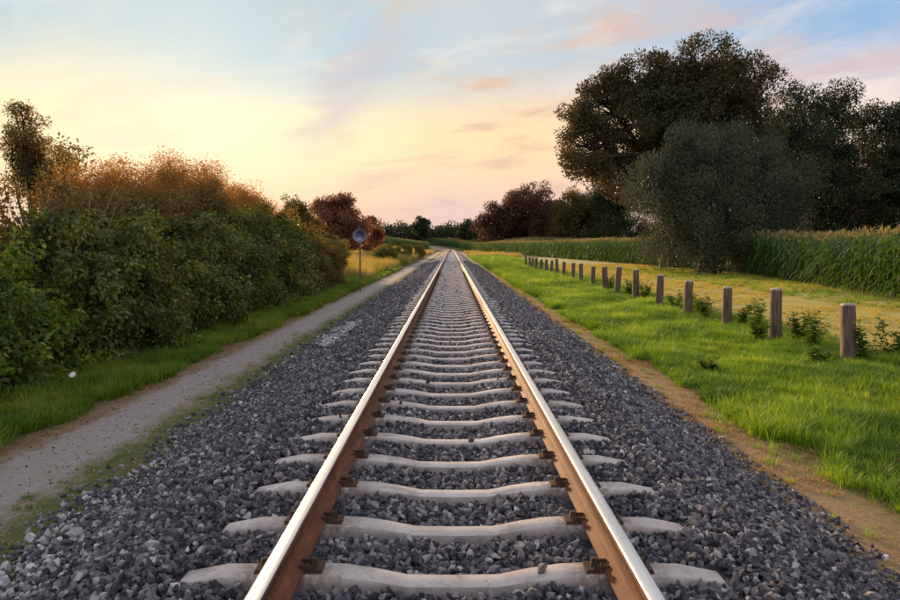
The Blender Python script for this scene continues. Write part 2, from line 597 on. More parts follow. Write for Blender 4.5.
def ballast_z(x):
    ax = np.abs(x)
    inner = -0.044 - 0.044 * sstep(0.45, 0.1, ax)
    sh = -0.034 - (ax - 1.5) / (2.5 - 1.5) * 0.40
    return np.where(ax < 1.5, inner + 0.010 * sstep(0.9, 1.2, ax), sh)


off = np.array([-2.62, -2.3, -2.0, -1.7, -1.5, -1.25, -1.0, -0.75, -0.45, -0.2, 0, 0.2, 0.45, 0.75, 1.0, 1.25, 1.5, 1.7, 2.0, 2.3, 2.5])
P = sweep(S_LONG, off, ballast_z(off)[None, :], 0.05, 7.0)
P[..., 2] += 0.012 * wob(P[..., 0] * 3, P[..., 1] * 3, 2.0) - 0.028 * sstep(80, 60, P[..., 1])
ballast = link('ballast_bed', np_mesh('ballast_bed', P.reshape(-1, 3), grid_faces(len(S_LONG), len(off)), [M['ballast']], smooth=True), kind='structure')

# ------------------------------------------------------------------ the railway track
track = link('railway_track', None, label='single straight railway track, rusty rails with shiny tops on pale concrete sleepers', cat='railway track')
HEAD_TOP = 0.172
# half profile of a flat-bottomed rail: (lateral, height above the rail seat)
half = [(0.067, 0.002), (0.070, 0.006), (0.070, 0.013), (0.026, 0.030), (0.010, 0.045), (0.0085, 0.115), (0.014, 0.126),
        (0.0345, 0.134), (0.0355, 0.160), (0.031, 0.168), (0.022, 0.1715), (0.010, HEAD_TOP)]
prof = half + [(-a, b) for a, b in reversed(half)]
shiny_edges = {8, 9, 10, 11, 12, 13, 14}
s_rail = np.concatenate([np.arange(-3.0, 30, 1.0), np.arange(30, 105, 2.5), np.arange(105, 298, 2.0)])
for side in (-1, 1):
    offs = np.array([side * 0.7535 + a for a, b in prof])
    P = sweep(s_rail, offs, np.array([b for a, b in prof])[None, :])
    n, m = len(s_rail), len(prof)
    i = np.arange(n - 1)[:, None] * m
    j = np.arange(m)[None, :]
    q = np.stack([i + j, i + m + j, i + m + (j + 1) % m, i + (j + 1) % m], -1).reshape(-1, 4)
    mi = np.tile(np.array([1 if e in {9, 10, 11, 12, 13} else 0 for e in range(m)]), n - 1)
    link('rail', np_mesh('rail', P.reshape(-1, 3), q, [M['rust'], M['polished']], mi, smooth=False), parent=track)

# one concrete sleeper, dipped in the middle
xs = np.array([-1.25, -1.235, -1.05, -0.60, -0.50, -0.36, -0.21, 0.0, 0.21, 0.36, 0.50, 0.60, 1.05, 1.235, 1.25])
zt = np.array([-0.052, -0.036, -0.003, 0.0, -0.004, -0.022, -0.05, -0.053, -0.05, -0.022, -0.004, 0.0, -0.003, -0.036, -0.052])
wt = np.array([0.058, 0.062, 0.070, 0.074, 0.072, 0.066, 0.060, 0.060, 0.060, 0.066, 0.072, 0.074, 0.070, 0.062, 0.058])
ring = []
for x, z, w in zip(xs, zt, wt):
    ring += [(x, -w - 0.055, -0.20), (x, -w - 0.010, z - 0.030), (x, -w - 0.002, z - 0.007), (x, -w + 0.006, z),
             (x, w - 0.006, z), (x, w + 0.002, z - 0.007), (x, w + 0.010, z - 0.030), (x, w + 0.055, -0.20)]
sm = 8
i = np.arange(len(xs) - 1)[:, None] * sm
j = np.arange(sm - 1)[None, :]
q = np.stack([i + j, i + sm + j, i + sm + j + 1, i + j + 1], -1).reshape(-1, 4)
ends = [np.array([[7, 6, 5, 4]]), np.array([[7, 4, 3, 0]]), np.array([[3, 2, 1, 0]])]
e2 = (len(xs) - 1) * sm
ends2 = [e[:, ::-1] + e2 for e in ends]
sleeper_me = np_mesh('sleeper', np.array(ring), [q] + ends + ends2, [M['concrete']])

# one rail clip: bent spring plate, washer and screw head
bm = bmesh.new()


def bm_box(bm, x0, x1, y0, y1, z0, z1, taper=0.0):
    vs = [bm.verts.new(p) for p in ((x0, y0, z0), (x1, y0, z0), (x1, y1, z0), (x0, y1, z0),
                                    (x0 + taper, y0 + taper, z1), (x1 - taper, y0 + taper, z1), (x1 - taper, y1 - taper, z1), (x0 + taper, y1 - taper, z1))]
    for f in ((3, 2, 1, 0), (4, 5, 6, 7), (0, 1, 5, 4), (1, 2, 6, 5), (2, 3, 7, 6), (3, 0, 4, 7)):
        bm.faces.new([vs[t] for t in f])


bm_box(bm, 0.0, 0.085, -0.055, 0.055, -0.012, 0.014, 0.006)
bm_box(bm, -0.030, 0.050, -0.044, -0.026, 0.0145, 0.030, 0.004)
bm_box(bm, -0.030, 0.050, 0.026, 0.044, 0.0145, 0.030, 0.004)
bm_box(bm, 0.020, 0.056, -0.018, 0.018, 0.0145, 0.052, 0.005)
clip_me = bpy.data.meshes.new('rail_clip')
bm.to_mesh(clip_me)
bm.free()
clip_me.materials.append(M['clip'])

SLEEPER_Y0, SP = 3.245, 0.601
s_sl = SLEEPER_Y0 + SP * np.arange(-3, 290)
sx_, sy_, stx, sty = path_at(s_sl)
srise = rise(sy_)
for i, s in enumerate(s_sl):
    o = link('sleeper', sleeper_me, parent=track)
    jit = R.normal(size=3)
    o.location = (sx_[i] + jit[0] * 0.012, sy_[i] + jit[1] * 0.008, srise[i] - 0.002)
    o.rotation_euler = (0, 0, math.atan2(-stx[i], sty[i]) + jit[2] * 0.006)
    if s < 42:
        for side in (-1, 1):
            for inner in (-1, 1):
                c = link('rail_clip', clip_me, parent=o)
                c.location = (side * 0.7535 - jit[0] * 0.012 + inner * 0.0715, 0, 0.0025)
                c.rotation_euler = (0, 0, 0 if inner > 0 else math.pi)

# ------------------------------------------------------------------ instanced scatter ("stuff")
def scatter(name, pts, rot, scl, idx, sources, parent=None, label=None, cat=None, kind='stuff'):
    me = bpy.data.meshes.new(name)
    n = len(pts)
    me.vertices.add(n)
    me.vertices.foreach_set('co', np.asarray(pts, np.float32).ravel())
    for nm, typ, arr in (('rot', 'FLOAT_VECTOR', rot), ('scl', 'FLOAT_VECTOR', scl)):
        at = me.attributes.new(nm, typ, 'POINT')
        at.data.foreach_set('vector', np.asarray(arr, np.float32).ravel())
    at = me.attributes.new('idx', 'INT', 'POINT')
    at.data.foreach_set('value', np.asarray(idx, np.int32))
    o = link(name, me, parent=parent, label=label, cat=cat, kind=kind)
    ng = bpy.data.node_groups.new(name + '_scatter', 'GeometryNodeTree')
    ng.interface.new_socket('Geometry', in_out='INPUT', socket_type='NodeSocketGeometry')
    ng.interface.new_socket('Geometry', in_out='OUTPUT', socket_type='NodeSocketGeometry')
    gi = ng.nodes.new('NodeGroupInput')
    go = ng.nodes.new('NodeGroupOutput')
    iop = ng.nodes.new('GeometryNodeInstanceOnPoints')
    jn = ng.nodes.new('GeometryNodeJoinGeometry')
    for so in reversed(sources):
        oi = ng.nodes.new('GeometryNodeObjectInfo')
        oi.inputs['Object'].default_value = so
        oi.inputs['As Instance'].default_value = True
        ng.links.new(oi.outputs['Geometry'], jn.inputs[0])

    def attr(nm, dt):
        a = ng.nodes.new('GeometryNodeInputNamedAttribute')
        a.data_type = dt
        a.inputs[0].default_value = nm
        return a.outputs[0]
    ng.links.new(gi.outputs[0], iop.inputs['Points'])
    ng.links.new(jn.outputs[0], iop.inputs['Instance'])
    iop.inputs['Pick Instance'].default_value = True
    ng.links.new(attr('idx', 'INT'), iop.inputs['Instance Index'])
    ng.links.new(attr('rot', 'FLOAT_VECTOR'), iop.inputs['Rotation'])
    ng.links.new(attr('scl', 'FLOAT_VECTOR'), iop.inputs['Scale'])
    ng.links.new(iop.outputs[0], go.inputs[0])
    md = o.modifiers.new('scatter', 'NODES')
    md.node_group = ng
    return o


def source(name, me):
    return bpy.data.objects.new(name, me)      # not linked: only a shape to scatter


# ------------------------------------------------------------------ ballast stones
def stone_mesh(k, mat):
    rng = np.random.default_rng(100 + k)
    b = bmesh.new()
    for p in nrm(rng.normal(size=(13, 3))) * np.array([1.0, 0.8, 0.62]) * rng.uniform(0.82, 1.1, (13, 1)):
        b.verts.new(p)
    h = bmesh.ops.convex_hull(b, input=b.verts)
    bmesh.ops.delete(b, geom=[g for g in h['geom_interior'] if isinstance(g, bmesh.types.BMVert)], context='VERTS')
    me = bpy.data.meshes.new('stone')
    b.to_mesh(me)
    b.free()
    me.materials.append(mat)
    return me


stone_me = [stone_mesh(k, M['stone']) for k in range(8)]
pale_me = [stone_mesh(20 + k, M['pale_stone']) for k in range(4)]
stone_src = [source('stone_shape', m) for m in stone_me + pale_me]


def stone_points(y0, y1, dens, size, wide=1.0):
    n = int((y1 - y0) * 5.6 * dens)
    x = R.uniform(-2.95, 2.65, n)
    y = R.uniform(y0, y1, n)
    # thin out towards the ragged foot of the slope
    keep = R.random(n) < np.interp(np.abs(x + 0.06) + 0.12 * wob(y, y * 0, 2.3), [2.35, 2.55, 2.7, 2.9], [1.0, 0.75, 0.2, 0.03])
    # leave sleepers and rails clear
    k = np.round((y - SLEEPER_Y0) / SP)
    dy = np.abs(y - (SLEEPER_Y0 + k * SP))
    ax = np.abs(x)
    on_sl = (ax < 1.26) & (dy < 0.092) & (R.random(n) > 0.006)
    on_rail = np.abs(ax - 0.7535) < 0.095
    clipz = (np.abs(ax - 0.7535) < 0.20) & (dy < 0.115)
    keep &= ~on_sl & ~on_rail & ~clipz
    x, y = x[keep], y[keep]
    n = len(x)
    sc = size * R.lognormal(0, 0.22, n)
    z = ballast_z(x) + R.uniform(-0.008, 0.016, n) + 0.012 * wob(x * 3, y * 3, 2.0)
    dyk = np.abs(y - (SLEEPER_Y0 + np.round((y - SLEEPER_Y0) / SP) * SP))
    z -= np.where(np.abs(x) < 1.3, np.where(np.abs(x) < 0.95, 0.010, 0.003) + np.maximum(size - 0.03, 0) * 0.9, 0)
    z = np.maximum(z, gz(x, y) + 0.02)
    z = np.where((np.abs(x) < 1.26) & (dyk < 0.07), np.interp(x, xs, zt) + sc * 0.4, z)
    # pale stones: a few everywhere, many along the left foot of the bed and in one patch
    pp = 0.014 + 0.20 * sstep(-1.95, -2.35, x) * sstep(7.5, 4.2, y) + 0.9 * np.exp(-((x + 2.35) / 0.26) ** 2 - ((y - 15.3) / 2.0) ** 2) * (wob(x * 2, y, 2.0) > -0.25)
    pale = R.random(n) < pp
    sc = np.where(pale & (pp > 0.2), sc * 1.35, sc)
    idx = np.where(pale, 8 + R.integers(0, 4, n), R.integers(0, 8, n))
    return np.stack([x, y, z], -1), R.uniform(-3.1, 3.1, (n, 3)), sc[:, None] * R.uniform(0.8, 1.2, (n, 3)), idx


A = [stone_points(2.3, 9.0, 1400, 0.0265), stone_points(9.0, 18.0, 700, 0.034), stone_points(18.0, 36.0, 330, 0.038), stone_points(36.0, 75.0, 130, 0.05)]
pts, rot, scl, idx = [np.concatenate(t) for t in zip(*A)]
# the 300 stones that show largest stand alone
show = scl.max(1) / np.hypot(pts[:, 1], pts[:, 0])
vis = (pts[:, 1] > 3.15) & (np.abs(pts[:, 0]) / pts[:, 1] < 0.62)
order = np.argsort(-np.where(vis, show, 0))[:300]
for i in order:
    o = link('stone', (stone_me + pale_me)[idx[i]], parent=ballast)
    o.location = pts[i]
    o.rotation_euler = rot[i]
    o.scale = scl[i]
rest = np.ones(len(pts), bool)
rest[order] = False
scatter('stones', pts[rest], rot[rest], scl[rest], idx[rest], stone_src, parent=ballast)

# ------------------------------------------------------------------ grass
def tuft_mesh(k, nb, h, spread, width, mat, droop=0.5, seed_heads=None):
    rng = np.random.default_rng(300 + k)
    V, F, MI = [], [], []
    off = 0
    for b in range(nb):
        a = rng.uniform(0, 2 * math.pi)
        r0 = spread * math.sqrt(rng.random()) * 0.6
        base = np.array([math.cos(a) * r0, math.sin(a) * r0, -0.02])
        a2 = a + rng.normal() * 0.9
        hh = h * rng.uniform(0.55, 1.1)
        lean = rng.uniform(0.1, 0.8) * droop
        d = np.array([math.cos(a2), math.sin(a2), 0])
        sd = np.array([-math.sin(a2), math.cos(a2), 0]) * width * rng.uniform(0.7, 1.3)
        p1 = base + d * lean * hh * 0.25 + np.array([0, 0, hh * 0.5])
        p2 = base + d * lean * hh * 0.9 + np.array([0, 0, hh * (1.0 - 0.3 * lean)])
        V += [base - sd * 0.5, base + sd * 0.5, p1 - sd * 0.45, p1 + sd * 0.45, p2]
        F += [[off, off + 1, off + 3], [off, off + 3, off + 2], [off + 2, off + 3, off + 4]]
        off += 5
    return np_mesh('tuft', np.array(V), np.array(F), [mat])


M['grass'] = leaf_mat('verge_grass', [(0.045, 0.115, 0.012), (0.10, 0.215, 0.018), (0.18, 0.32, 0.024), (0.34, 0.42, 0.045)], None, 0.45, 0.65, 0.5, 0.55, True)
M['dark_grass'] = leaf_mat('shade_grass', [(0.06, 0.12, 0.016), (0.11, 0.19, 0.022), (0.17, 0.26, 0.03), (0.30, 0.30, 0.06)], None, 0.4, 0.55, 0.5, 0.8, True)
M['straw'] = leaf_mat('straw', [(0.20, 0.12, 0.05), (0.32, 0.21, 0.09), (0.42, 0.30, 0.13), (0.25, 0.25, 0.06)], None, 0.3, 0.5, 0.6, 1.2, True)
M['gold'] = leaf_mat('golden_stubble', [(0.28, 0.25, 0.05), (0.40, 0.35, 0.08), (0.48, 0.42, 0.11), (0.26, 0.34, 0.05)], None, 0.3, 0.6, 0.6, 0.4, True)
M['meadow'] = leaf_mat('meadow_grass', [(0.15, 0.18, 0.035), (0.26, 0.25, 0.06), (0.36, 0.29, 0.11), (0.42, 0.32, 0.15)], None, 0.4, 0.7, 0.6, 0.16, True)
M['weed'] = leaf_mat('weed_leaf', [(0.04, 0.085, 0.016), (0.08, 0.15, 0.025), (0.14, 0.20, 0.03)], None, 0.4, 0.3)

grass_src = [source('tuft_shape', tuft_mesh(k, 44, 0.30, 0.17, 0.0075, M['grass'], 1.25)) for k in range(4)]
dgrass_src = [source('tuft_shape', tuft_mesh(10 + k, 34, 0.26, 0.16, 0.011, M['dark_grass'], 1.0)) for k in range(4)]
straw_src = [source('tuft_shape', tuft_mesh(20 + k, 22, 0.07, 0.10, 0.006, M['straw'], 1.5)) for k in range(3)]
gold_src = [source('tuft_shape', tuft_mesh(30 + k, 26, 0.10, 0.18, 0.010, M['gold'], 1.2)) for k in range(3)]
meadow_src = [source('tuft_shape', tuft_mesh(40 + k, 40, 0.75, 0.35, 0.016, M['meadow'], 0.6)) for k in range(4)]


def tufts(regions, nsrc, lim=None):
    """regions: (x0,x1,y0,y1,density,scale,edge softness)"""
    P, S = [], []
    for x0, x1, y0, y1, dens, sc, soft in regions:
        n = int((x1 - x0) * (y1 - y0) * dens)
        x, y = R.uniform(x0, x1, n), R.uniform(y0, y1, n)
        j = soft * wob(y, y * 0 + x0, 0.9, x0)
        keep = (x > x0 + np.maximum(j, 0) + soft * 0.2 * R.random(n)) & (x < x1 - np.maximum(-j, 0))
        x, y = x[keep], y[keep]
        P.append(np.stack([x, y, gz(x, y)], -1))
        S.append(sc * R.uniform(0.65, 1.25, len(x)) * (1.0 + 0.35 * wob(x, y, 1.1, 2.0)))
    P, S = np.concatenate(P), np.concatenate(S)
    n = len(P)
    rot = np.stack([R.normal(0, 0.12, n), R.normal(0, 0.12, n), R.uniform(0, 6.28, n)], -1)
    return P, rot, np.repeat(S[:, None], 3, 1), R.integers(0, nsrc, n)


scatter('grass', *tufts([(3.0, 7.3, 2.5, 14, 135, 0.72, 0.5), (2.95, 7.5, 14, 32, 85, 0.85, 0.45), (2.9, 7.6, 32, 70, 30, 1.25, 0.4),
                         (2.9, 9.0, 70, 130, 9, 1.8, 0.4), (2.6, 3.1, 3, 40, 14, 0.4, 0.3), (12.5, 18.5, 18, 60, 9, 0.7, 0.6)], 4), grass_src,
        label='lush green grass on the verge between ballast and timber posts', cat='grass')
scatter('grass', *tufts([(-5.9, -4.1, 3.5, 16, 130, 0.8, 0.35), (-6.0, -4.05, 16, 40, 60, 1.0, 0.3), (-3.3, -2.75, 3, 20, 26, 0.22, 0.2),
                         (-6.5, -4.1, 40, 60, 30, 1.2, 0.3)], 4), dgrass_src,
        label='deep green grass between the footpath and the overgrown hedge', cat='grass')
scatter('dry_grass', *tufts([(2.35, 3.35, 2.5, 14, 150, 1.0, 0.1), (2.35, 3.3, 14, 45, 60, 1.3, 0.1), (-4.3, -3.85, 3.5, 20, 110, 1.0, 0.1), (3.2, 6.8, 2.5, 22, 7, 2.6, 0.3), (6.6, 7.6, 8, 40, 14, 4.0, 0.2), (-5.2, -4.2, 3.5, 16, 6, 2.0, 0.2),
                             (-3.45, -2.55, 3.5, 16, 95, 0.8, 0.1), (-4.1, -3.8, 3.5, 16, 60, 0.6, 0.2), (-3.9, -3.2, 3.5, 14, 7, 0.6, 0.1)], 3), straw_src,
        label='straw coloured dry grass along the ballast foot and through the verge', cat='dry grass')
scatter('stubble', *tufts([(7.0, 14.5, 8, 30, 26, 1.0, 0.5), (7.0, 19, 30, 75, 12, 1.5, 0.5)], 3), gold_src,
        label='golden stubble on the farm track beyond the posts', cat='stubble')
scatter('meadow_grass', *tufts([(-9.0, -4.7, 40, 75, 7, 1.0, 0.5), (-13.0, -4.8, 75, 128, 3.2, 1.3, 0.6), (-26, -9, 45, 128, 1.2, 1.5, 0.5),
                                (3.6, 12, 118, 170, 1.6, 1.0, 0.5), (-22, -5.0, 128, 180, 2.0, 1.2, 0.5), (-30, -5.2, 180, 234, 1.0, 1.2, 0.5), (3.8, 8, 170, 245, 1.6, 0.8, 0.5)], 4), meadow_src,
        label='tall tan meadow grass beyond the end of the hedge', cat='meadow grass')

scatter('tall_grass', *tufts([(-9.6, -7.9, 13.0, 15.6, 14, 3.0, 0.1)], 4), meadow_src,
        label='tall feathery tan grass standing above the hedge near the left picture edge', cat='tall grass')
n = 1500
gx_, gy_ = R.uniform(-4.0, -2.7, n), R.uniform(3.5, 16, n)
scatter('grit', np.stack([gx_, gy_, gz(gx_, gy_) + 0.018], -1), R.uniform(-3.1, 3.1, (n, 3)), (0.009 * R.lognormal(0, 0.35, n))[:, None] * np.ones((1, 3)),
        R.integers(0, 12, n), stone_src, label='small loose grit strewn over the footpath', cat='grit')

# ------------------------------------------------------------------ maize
M['corn_leaf'] = leaf_mat('maize_leaf', [(0.035, 0.085, 0.018), (0.065, 0.14, 0.026), (0.11, 0.19, 0.04)], None, 0.35, 0.3, 0.45, 0.3, True)
M['tassel'] = leaf_mat('maize_tassel', [(0.22, 0.18, 0.075), (0.31, 0.25, 0.11), (0.27, 0.25, 0.09)], None, 0.3, 0.3, 0.7, 0.3, True)


def corn_mesh(k):
    rng = np.random.default_rng(500 + k)
    H = 2.25
    tv, tf = tubes([(np.array([[0, 0, -0.05], [0.01, 0, 0.9], [0.0, 0.015, 1.7], [0, 0, H]]), [0.014, 0.013, 0.010, 0.005])], 4)
    V, F, MI = [tv], [np.concatenate([tf[:, [0, 1, 2]], tf[:, [0, 2, 3]]])], [0] * (2 * len(tf))
    off = len(tv)
    a = rng.uniform(0, 6.28)
    for b in range(13):
        z0 = 0.25 + b / 12.0 * (H - 0.45)
        a += math.pi + rng.normal() * 0.45
        L = rng.uniform(0.6, 0.9) * (1.0 - 0.3 * abs(b / 12.0 - 0.4))
        d = np.array([math.cos(a), math.sin(a), 0])
        sd = np.array([-math.sin(a), math.cos(a), 0])
        up = rng.uniform(0.25, 0.5)
        t = np.array([0, 0.3, 0.6, 0.85, 1.0])
        w = np.array([0.035, 0.05, 0.042, 0.025, 0.003])
        c = d[None] * (t * L * 0.8)[:, None] + np.array([0, 0, 1.0])[None] * (z0 + L * (up * 2.2 * t - 2.3 * up * t ** 2.3 - 0.15 * t ** 3))[:, None]
        v = np.stack([c - sd * w[:, None], c + sd * w[:, None]], 1).reshape(-1, 3)
        f = []
        for q in range(4):
            f += [[2 * q, 2 * q + 1, 2 * q + 3], [2 * q, 2 * q + 3, 2 * q + 2]]
        V.append(v)
        F.append(np.array(f) + off)
        off += len(v)
        MI += [0] * 8
    for b in range(9):
        a = rng.uniform(0, 6.28)
        d = np.array([math.cos(a) * 0.35, math.sin(a) * 0.35, 1.0]) * rng.uniform(0.16, 0.30)
        sd = np.array([-math.sin(a), math.cos(a), 0]) * 0.012
        p = np.array([0, 0, H - 0.04])
        V.append(np.array([p - sd, p + sd, p + d * 0.6 + sd * 1.2, p + d * 0.6 - sd * 1.2, p + d]))
        F.append(np.array([[0, 1, 2], [0, 2, 3], [3, 2, 4]]) + off)
        off += 5
        MI += [1] * 3
    return np_mesh('maize', np.concatenate(V), np.concatenate(F), [M['corn_leaf'], M['tassel']], MI)


corn_src = [source('maize_shape', corn_mesh(k)) for k in range(5)]
EDGE = np.array([[18, 14.2], [24, 15.2], [40, 18.2], [53, 20.0], [73, 19.0], [120, 16.0], [170, 13.0], [200, 9.5], [235, 7.0], [262, 5.0], [280, 2.0], [290, -4.0], [300, -12.0]])


def corn_edge(y):
    return np.interp(y, EDGE[:, 0], EDGE[:, 1])


CP = []
for (y0, y1, dy, rows, gap) in ((19, 60, 0.21, 9, 0.72), (60, 120, 0.30, 8, 0.85), (120, 200, 0.40, 8, 0.9), (200, 300, 0.30, 16, 1.3)):
    for r in range(rows):
        y = np.arange(y0, y1, dy)
        y = y + R.normal(0, 0.05, len(y))
        x = corn_edge(y) + r * gap * (1.0 if y0 < 120 else 1.35) + R.normal(0, 0.06, len(y))
        CP.append(np.stack([x, y, gz(x, y)], -1))
for r in range(10):
    x = np.arange(-130, -8, 0.4)
    x = x + R.normal(0, 0.08, len(x))
    y = 262 + r * 0.9 + R.normal(0, 0.06, len(x)) - 0.25 * np.minimum(np.abs(x + 8), 60)
    CP.append(np.stack([x, y, gz(x, y)], -1))
CP = np.concatenate(CP)
n = len(CP)
cs = R.uniform(0.92, 1.08, n) * (1.0 + 0.06 * wob(CP[:, 0], CP[:, 1], 0.25)) * (1.0 + 0.12 * sstep(25, 60, CP[:, 1]))
scatter('maize_field', CP, np.stack([R.normal(0, 0.05, n), R.normal(0, 0.05, n), R.uniform(0, 6.28, n)], -1), np.repeat(cs[:, None], 3, 1),
        R.integers(0, 5, n), corn_src, label='tall green maize crop with tan tassels behind the farm track', cat='maize')

# ------------------------------------------------------------------ trees and shrubs
def foliage_from_clumps(cent, rad, per, size, rng, width=0.55, out_from=None, droop=0.0, flat=0.75):
    """leaves gathered in clumps, facing outwards and up"""
    n = len(cent)
    per = np.broadcast_to(np.asarray(per), (n,))
    ci = np.repeat(np.arange(n), per)
    N = len(ci)
    d = nrm(rng.normal(size=(N, 3)))
    r = rng.random(N) ** 0.45
    pos = cent[ci] + d * (r * np.asarray(rad)[ci])[:, None] * np.array([1, 1, flat])
    nor = nrm(d * 0.7 + np.array([0, 0, 0.5]) + rng.normal(size=(N, 3)) * 0.55)
    if out_from is not None:
        nor = nrm(nor + 0.5 * nrm(pos - out_from))
    dirv = nrm(d + rng.normal(size=(N, 3)) * 0.8 - np.array([0, 0, droop]))
    s = size * rng.uniform(0.65, 1.3, N)
    return leaves(pos, dirv, nor, s, width)


def grow_tree(name, label, base, lobes, mat, n_clumps, clump_r, per, leaf, trunk_r, seed, bark='bark', cat='tree', group=None,
              trunk_h=None, droop=0.0, width=0.55, fill=0.5, flat=0.8, twigs=True, rough=0.13):
    """lobes: (dx,dy,z,rx,ry,rz) relative to the base; fill: share of clumps inside instead of on the lobes' skin"""
    rng = np.random.default_rng(seed)
    base = np.array(base, float)
    L = np.array(lobes, float)
    root = link(name, None, loc=base, label=label, cat=cat, group=group)
    vol = L[:, 3] * L[:, 4] + L[:, 4] * L[:, 5] + L[:, 3] * L[:, 5]
    which = rng.choice(len(L), n_clumps, p=vol / vol.sum())
    d = nrm(rng.normal(size=(n_clumps, 3)))
    inside = rng.random(n_clumps) < fill
    rr = np.where(inside, rng.random(n_clumps) ** 0.5 * 0.9, rng.uniform(0.95 - rough, 0.95 + rough, n_clumps))
    cent = L[which, :3] + d * rr[:, None] * L[which, 3:6]
    cent[:, 2] = np.maximum(cent[:, 2], 0.25)
    rad = clump_r * rng.uniform(0.6, 1.35, n_clumps)
    cmean = L[:, :3].mean(0)
    v, f = foliage_from_clumps(cent, rad, np.maximum(6, (per * (rad / clump_r) ** 2)).astype(int), leaf, rng, width, cmean, droop, flat)
    link('crown', np_mesh('crown', v, f, [mat]), parent=root)
    # trunk, limbs towards each lobe, boughs to the clumps
    top = L[:, 2].max()
    th = trunk_h or top * 0.62
    axis = np.array([cmean[0] * 0.6, cmean[1] * 0.6, th])
    t = np.linspace(0, 1, 7)
    tp = t[:, None] * axis * np.array([0, 0, 1]) + (t ** 2)[:, None] * axis * np.array([1, 1, 0])
    tp[1:-1, :2] += rng.normal(0, trunk_r * 0.35, (5, 2))
    tp[0, 2] = -0.1
    tr_ = trunk_r * np.array([1.45, 1.0, 0.9, 0.8, 0.66, 0.5, 0.3])
    lines = [(tp, tr_)]
    for li, lb in enumerate(L):
        st = tp[min(5, 2 + li % 4)]
        en = lb[:3]
        if en[2] < st[2] * 0.8:
            st = tp[2]
        q = np.linspace(0, 1, 6)[:, None]
        mid = (st + en) / 2 + np.array([0, 0, 0.18 * np.linalg.norm(en - st)]) + rng.normal(0, 0.05 * np.linalg.norm(en - st), 3)
        cur = (1 - q) ** 2 * st + 2 * q * (1 - q) * mid + q ** 2 * en
        lines.append((cur, trunk_r * np.linspace(0.5, 0.14, 6)))
        if twigs:
            mine = np.where(which == li)[0]
            for c in mine[:: max(1, len(mine) // 26)]:
                s0 = cur[rng.integers(2, 6)]
                e0 = cent[c]
                m0 = (s0 + e0) / 2 + rng.normal(0, 0.08 * np.linalg.norm(e0 - s0) + 0.01, 3)
                lines.append((np.array([s0, m0, e0]), trunk_r * np.array([0.15, 0.09, 0.03])))
    v, f = tubes(lines, 6)
    link('trunk', np_mesh('trunk', v, f, [M[bark]], smooth=True), parent=root)
    return root


def px(pxl, pyl, d):
    """photo pixel -> (x, z) at a given distance along the track"""
    return (pxl - 451.5) * d / 728.0, CAMH + (246.0 - pyl) * d / 728.0


def px_lobes(items, d, x0, z0, seed, depth=0.9):
    rng = np.random.default_rng(seed)
    out = []
    for a, b, r in items:
        x, z = px(a, b, d)
        rm = r * d / 728.0
        out.append((x - x0, rng.uniform(-1, 1) * depth * rm * 1.4, z - z0, rm, rm * 1.1, rm * 0.92))
    return out


M['oak'] = leaf_mat('oak_leaf', [(0.028, 0.04, 0.012), (0.05, 0.06, 0.018), (0.085, 0.075, 0.022), (0.12, 0.08, 0.025)], (0.16, 0.07, 0.02), 0.28, 0.45, 0.5, 0.12)
M['willow'] = leaf_mat('willow_leaf', [(0.045, 0.062, 0.032), (0.08, 0.10, 0.055), (0.17, 0.18, 0.115)], (0.12, 0.12, 0.05), 0.25, 0.55, 0.55, 0.55)
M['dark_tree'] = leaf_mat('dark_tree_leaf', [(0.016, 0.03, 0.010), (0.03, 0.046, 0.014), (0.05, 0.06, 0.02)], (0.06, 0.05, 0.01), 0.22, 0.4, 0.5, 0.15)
M['russet'] = leaf_mat('flare_russet_leaf', [(0.055, 0.032, 0.016), (0.095, 0.048, 0.022), (0.14, 0.065, 0.028)], (0.22, 0.07, 0.025), 0.25, 0.4, 0.5, 0.15)  # reddish-brown flare tint painted into the leaf colours
M['flare_red'] = leaf_mat('flare_red_leaf', [(0.14, 0.06, 0.032), (0.21, 0.092, 0.047), (0.29, 0.135, 0.065)], (0.42, 0.16, 0.07), 0.35, 0.4, 0.5, 0.3)  # red lens-flare tint carried by the leaf colour
M['olive'] = leaf_mat('olive_leaf', [(0.05, 0.05, 0.012), (0.10, 0.085, 0.018), (0.17, 0.12, 0.025)], (0.30, 0.16, 0.03), 0.4, 0.4, 0.5, 0.5)
M['scrub'] = leaf_mat('scrub_leaf', [(0.10, 0.10, 0.025), (0.19, 0.165, 0.045), (0.28, 0.22, 0.075)], None, 0.4, 0.4, 0.55, 0.5)
M['hedge_green'] = leaf_mat('hedge_leaf', [(0.028, 0.036, 0.009), (0.072, 0.088, 0.016), (0.145, 0.165, 0.028), (0.28, 0.28, 0.06)], None, 0.36, 0.5, 0.42, 1.5)
M['hedge_bright'] = leaf_mat('bright_hedge_leaf', [(0.035, 0.058, 0.010), (0.08, 0.125, 0.016), (0.155, 0.21, 0.025), (0.29, 0.33, 0.05)], None, 0.4, 0.5, 0.42, 1.6)
M['hedge_glow_tint'] = leaf_mat('glow_tint_leaf', [(0.07, 0.045, 0.012), (0.15, 0.085, 0.018), (0.26, 0.135, 0.024), (0.25, 0.18, 0.035)], (0.90, 0.36, 0.045), 0.52, 0.45, 0.5, 1.0)  # orange flare and backlight glow put into the leaf colours
M['hedge_brown'] = leaf_mat('brown_hedge_leaf', [(0.06, 0.048, 0.016), (0.14, 0.09, 0.025), (0.22, 0.15, 0.035), (0.28, 0.21, 0.05)], (0.30, 0.18, 0.04), 0.44, 0.5, 0.5, 1.4)

